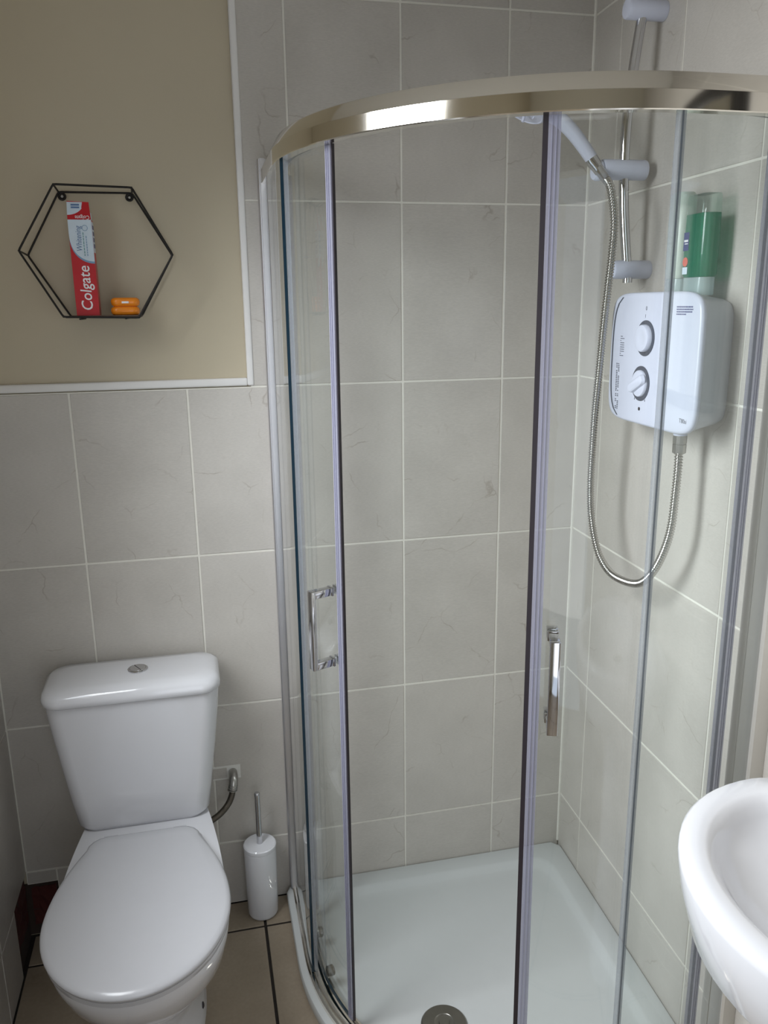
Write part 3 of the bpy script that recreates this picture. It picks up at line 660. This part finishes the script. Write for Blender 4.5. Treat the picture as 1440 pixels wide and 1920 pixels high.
# orange containers
for i, (dx, lab) in enumerate(((0.0, 'rounded orange plastic container underneath its twin on the hexagon shelf'), (0.001, 'rounded orange plastic container with white print, stacked on its twin'))):
    oc = tag(empty('small_container', (-1.0745+dx, -0.055, SZ+i*0.0178)), lab, 'container', 'orange containers on the hexagon shelf')
    loft('container_body', [rrect(0, 0, 0.024, 0.018, 0.012, 0.0), rrect(0, 0, 0.0275, 0.021, 0.013, 0.003), rrect(0, 0, 0.029, 0.022, 0.014, 0.009), rrect(0, 0, 0.0275, 0.021, 0.013, 0.0145), rrect(0, 0, 0.023, 0.017, 0.011, 0.0174)], M_ORANGE, oc, True, True, 50)
    box('label_print', (-0.006, -0.0226, 0.006), (0.008, -0.0218, 0.010), M_WPRINT if i else M_ORANGE, oc)

# ------------------------------------------------------------------ toilet
TX = -1.117
to = tag(empty('toilet', (TX, -0.35, 0)), 'white close-coupled toilet with closed lid', 'toilet')
def tl(loops): return [[(x, y+0.35, z) for x, y, z in l] for l in loops]
def cist(hw_, yb, yf_, r, z, bow=0.012, n=7):
    L_ = rrect(0, (yb+yf_)/2, hw_, (yb-yf_)/2, r, z, n); out = []
    for x, y, zz in L_:
        if y < (yb+yf_)/2: y -= bow*(1-(x/hw_)**2)
        out.append((x, y, zz))
    return out
def sh(l, dx): return [(x+dx, y, z) for x, y, z in l]
CI = [cist(0.128, -0.035, -0.150, 0.035, 0.3835), cist(0.142, -0.030, -0.162, 0.036, 0.387), cist(0.149, -0.028, -0.167, 0.036, 0.398), cist(0.158, -0.026, -0.170, 0.036, 0.46), cist(0.173, -0.024, -0.174, 0.036, 0.57), cist(0.184, -0.022, -0.178, 0.036, 0.66), cist(0.188, -0.022, -0.180, 0.036, 0.706)]
CI = [sh(l, -0.006) for l in CI]
loft('cistern', tl(CI), M_CERAMIC, to, True, True, 50)
LI = [cist(0.188, -0.017, -0.183, 0.038, 0.7062), cist(0.193, -0.014, -0.188, 0.040, 0.711), cist(0.193, -0.014, -0.188, 0.040, 0.722), cist(0.190, -0.017, -0.184, 0.040, 0.733), cist(0.181, -0.026, -0.174, 0.040, 0.7405), cist(0.158, -0.045, -0.150, 0.034, 0.7435), cist(0.105, -0.075, -0.115, 0.018, 0.7445, 0.003)]
LI = [sh(l, -0.007) for l in LI]
lid = loft('cistern_lid', tl(LI), M_CERAMIC, to, True, True, 60)
bt = lathe('flush_button', [(0.0225, 0), (0.0225, 0.003), (0.0205, 0.0045), (0.0185, 0.0045), (0.018, 0.0035), (0.0175, 0.0048), (0.006, 0.0050)], M_CHROME, lid, 'z', (0.004, -0.100+0.35, 0.744), 40)
o = box('button_split', (-0.0005, -0.016, 0), (0.0005, 0.016, 0.0005), M_MAGNET, lid)
o.data.transform(Matrix.Translation((0.004, 0.25, 0.7490)) @ Matrix.Rotation(0.5, 4, 'Z'))
def egg(hw_, ym, yf_, yb, hwb, z, rb_=0.02, n=16, rot=0.0, ef=2.0):
    R_ = []
    for q in range(n+1):      # right side of front, from widest to tip
        a = math.pi/2*q/n; R_.append((hw_*math.cos(a)**(2/ef), ym-(ym-yf_)*math.sin(a)**(2/ef)))
    B_ = []
    for q in range(1, 11):   # widest to back corner
        t = q/11; B_.append((hw_-(hw_-hwb)*t**1.9, ym+(yb-rb_-ym)*t))
    C_ = [(hwb-rb_+rb_*math.cos(math.pi/2*q/4), yb-rb_+rb_*math.sin(math.pi/2*q/4)) for q in range(5)]
    half = list(reversed(C_))+list(reversed(B_))+R_          # back centre -> front tip on +x side
    half = [(0.0, yb)]+half
    loop = half+[(-x, y) for x, y in reversed(half[1:-1])]
    if rot:
        c_, s_ = math.cos(rot), math.sin(rot); loop = [(x*c_-(y+0.25)*s_, x*s_+(y+0.25)*c_-0.25) for x, y in loop]
    return [(x, y, z) for x, y in loop]
PAN = [egg(0.106, -0.32, -0.52, -0.10, 0.09, 0.0005), egg(0.108, -0.32, -0.525, -0.10, 0.09, 0.012), egg(0.102, -0.32, -0.51, -0.10, 0.085, 0.03), egg(0.094, -0.33, -0.495, -0.10, 0.075, 0.10), egg(0.104, -0.36, -0.52, -0.09, 0.075, 0.16), egg(0.136, -0.41, -0.58, -0.06, 0.085, 0.225), egg(0.160, -0.45, -0.64, -0.04, 0.10, 0.29), egg(0.169, -0.47, -0.670, -0.035, 0.118, 0.34), egg(0.172, -0.48, -0.683, -0.032, 0.124, 0.372), egg(0.170, -0.48, -0.680, -0.033, 0.122, 0.384), egg(0.150, -0.47, -0.655, -0.045, 0.105, 0.386)]
loft('pan', tl(PAN), M_CERAMIC, to, True, True, 60)
SE = [egg(0.168, -0.49, -0.688, -0.245, 0.12, 0.3865), egg(0.173, -0.49, -0.695, -0.242, 0.124, 0.390), egg(0.173, -0.49, -0.695, -0.242, 0.124, 0.399), egg(0.169, -0.49, -0.690, -0.245, 0.12, 0.4015)]
loft('seat', tl(SE), M_SEATP, to, True, True, 60)
SL = [egg(0.170, -0.49, -0.692, -0.242, 0.115, 0.402), egg(0.176, -0.49, -0.700, -0.238, 0.120, 0.4055, 0.04), egg(0.177, -0.49, -0.701, -0.238, 0.121, 0.411, 0.04), egg(0.174, -0.49, -0.697, -0.240, 0.119, 0.4165, 0.04), egg(0.166, -0.49, -0.686, -0.246, 0.114, 0.4195, 0.038), egg(0.14, -0.48, -0.645, -0.27, 0.10, 0.421), egg(0.08, -0.46, -0.56, -0.34, 0.05, 0.4218)]
sl_ = loft('seat_lid', tl(SL), M_SEATP, to, True, True, 60)
for s in (-1, 1):
    o = tube('hinge', [(s*0.075-0.014, -0.225+0.35, 0.396), (s*0.075+0.014, -0.225+0.35, 0.396)], 0.010, M_SEATP, to, 16)
for s in (-1, 1): lathe('floor_bolt', [(0.007, 0), (0.007, 0.003), (0.003, 0.005)], M_MAGNET, to, 'x', (0.0985*s, -0.355+0.35, 0.035), 14)

# supply pipe
wp = tag(empty('supply_pipe', (-0.913, 0, 0.389)), 'bent braided metal water pipe from wall to toilet', 'pipe')
pp_ = catmull([(-0.913, -0.004, 0.392), (-0.913, -0.020, 0.391), (-0.9135, -0.030, 0.384), (-0.916, -0.035, 0.365), (-0.922, -0.042, 0.345), (-0.934, -0.052, 0.328), (-0.955, -0.066, 0.315), (-0.985, -0.085, 0.309), (-1.01, -0.10, 0.308)], 8)
tube('flexible_pipe', [(p.x+0.913, p.y, p.z-0.389) for p in pp_], 0.0078, M_BRAID, wp, 16)
tube('elbow', [(0, -0.0018, 0.003), (0, -0.022, 0.0025), (-0.0003, -0.031, -0.003), (-0.002, -0.035, -0.016), (-0.0035, -0.037, -0.026)], 0.0105, M_STEEL, wp, 16, radii=[0.0105, 0.011, 0.0115, 0.0112, 0.0105])
for k in range(3): tube('ring', [(-0.002-0.0012*k, -0.0345-0.001*k, -0.014-0.006*k), (-0.0024-0.0012*k, -0.0348-0.001*k, -0.0165-0.006*k)], 0.0122, M_STEEL, wp, 16)

# toilet brush
tb = tag(empty('toilet_brush', (-0.858, -0.052, 0)), 'white toilet brush canister with chrome handle beside the toilet', 'toilet brush')
lathe('canister', [(0.034, 0.0005), (0.038, 0.004), (0.0395, 0.010), (0.0405, 0.10), (0.0415, 0.196)], M_CERAMIC, tb, 'z', (0, 0, 0), 40)
lathe('canister_lid', [(0.0418, 0.1962), (0.0424, 0.199), (0.0420, 0.206), (0.0395, 0.2085), (0.010, 0.2088)], M_CERAMIC, tb, 'z', (0, 0, 0), 40)
lathe('brush_handle', [(0.0075, 0.2088), (0.0072, 0.22), (0.0068, 0.34), (0.0072, 0.344), (0.0072, 0.352), (0.0055, 0.3545)], M_CHROME, tb, 'z', (0, 0, 0), 20)

# ------------------------------------------------------------------ basin and mirror
bb = Vector((-0.03, -1.212, 0.0))
ba = tag(empty('pedestal_basin', bb), 'white ceramic pedestal basin with oval bowl beside the shower', 'basin')
def bl(cx, hx_f, hx_b, hy, ex, z, cy=-1.212, n=64):
    L_ = []
    for q in range(n):
        a = 2*math.pi*q/n; c, s = math.cos(a), math.sin(a); hh = hx_f if c < 0 else hx_b
        L_.append((cx+hh*math.copysign(abs(c)**(2/ex), c)-bb.x, cy+hy*math.copysign(abs(s)**(2/ex), s)-bb.y, z-bb.z))
    return L_
BA = [bl(-0.15, 0.08, 0.10, 0.10, 2.2, 0.655), bl(-0.15, 0.125, 0.11, 0.145, 2.2, 0.668), bl(-0.16, 0.175, 0.12, 0.195, 2.1, 0.695), bl(-0.165, 0.206, 0.125, 0.228, 2.0, 0.74), bl(-0.165, 0.222, 0.13, 0.244, 2.0, 0.80), bl(-0.165, 0.227, 0.132, 0.249, 2.0, 0.835), bl(-0.165, 0.226, 0.132, 0.248, 2.0, 0.846), bl(-0.165, 0.221, 0.130, 0.243, 2.0, 0.8505),
      bl(-0.18, 0.180, 0.10, 0.210, 2.0, 0.8505), bl(-0.18, 0.174, 0.095, 0.204, 2.0, 0.848), bl(-0.18, 0.166, 0.09, 0.195, 2.0, 0.840), bl(-0.18, 0.159, 0.086, 0.187, 2.0, 0.828), bl(-0.18, 0.150, 0.082, 0.178, 2.0, 0.817), bl(-0.18, 0.130, 0.075, 0.155, 2.0, 0.803), bl(-0.18, 0.090, 0.06, 0.11, 2.0, 0.790), bl(-0.18, 0.03, 0.03, 0.03, 2.0, 0.784)]
loft('bowl', BA, M_CERAMIC, ba, True, True, 60)
lathe('basin_waste', [(0.022, 0), (0.022, 0.002), (0.012, 0.0015)], M_CHROME, ba, 'z', (-0.18-bb.x, 0, 0.7842), 24)
loft('pedestal', [bl(-0.15, 0.085, 0.10, 0.095, 2.4, 0.0005), bl(-0.15, 0.08, 0.10, 0.09, 2.4, 0.02), bl(-0.15, 0.065, 0.09, 0.075, 2.4, 0.3), bl(-0.15, 0.068, 0.095, 0.085, 2.4, 0.662)], M_CERAMIC, ba, True, True, 50)
tpz = tube('tap', [(-0.065-bb.x, 0, 0.850), (-0.065-bb.x, 0, 0.905), (-0.080-bb.x, 0, 0.925), (-0.150-bb.x, 0, 0.925), (-0.160-bb.x, 0, 0.915)], 0.012, M_CHROME, ba, 16)
lathe('tap_handle', [(0.018, 0), (0.018, 0.02), (0.014, 0.024)], M_CHROME, tpz, 'z', (-0.065-bb.x, 0, 0.930), 24)
mb = Vector((0, -1.17, 1.35))
mi = tag(wall_thing('wall_mirror', mb), 'black framed wall mirror above the basin', 'mirror')
for (a, b2) in (((-0.022, -0.15, 0), (-0.0006, -0.125, 0.56)), ((-0.022, 0.125, 0), (-0.0006, 0.15, 0.56)), ((-0.022, -0.125, 0), (-0.0006, 0.125, 0.025)), ((-0.022, -0.125, 0.535), (-0.0006, 0.125, 0.56))): box('mirror_frame', a, b2, M_BLACKM, mi, 0.002)
box('mirror_pane', (-0.012, -0.125, 0.025), (-0.0006, 0.125, 0.535), M_MIRROR, mi)
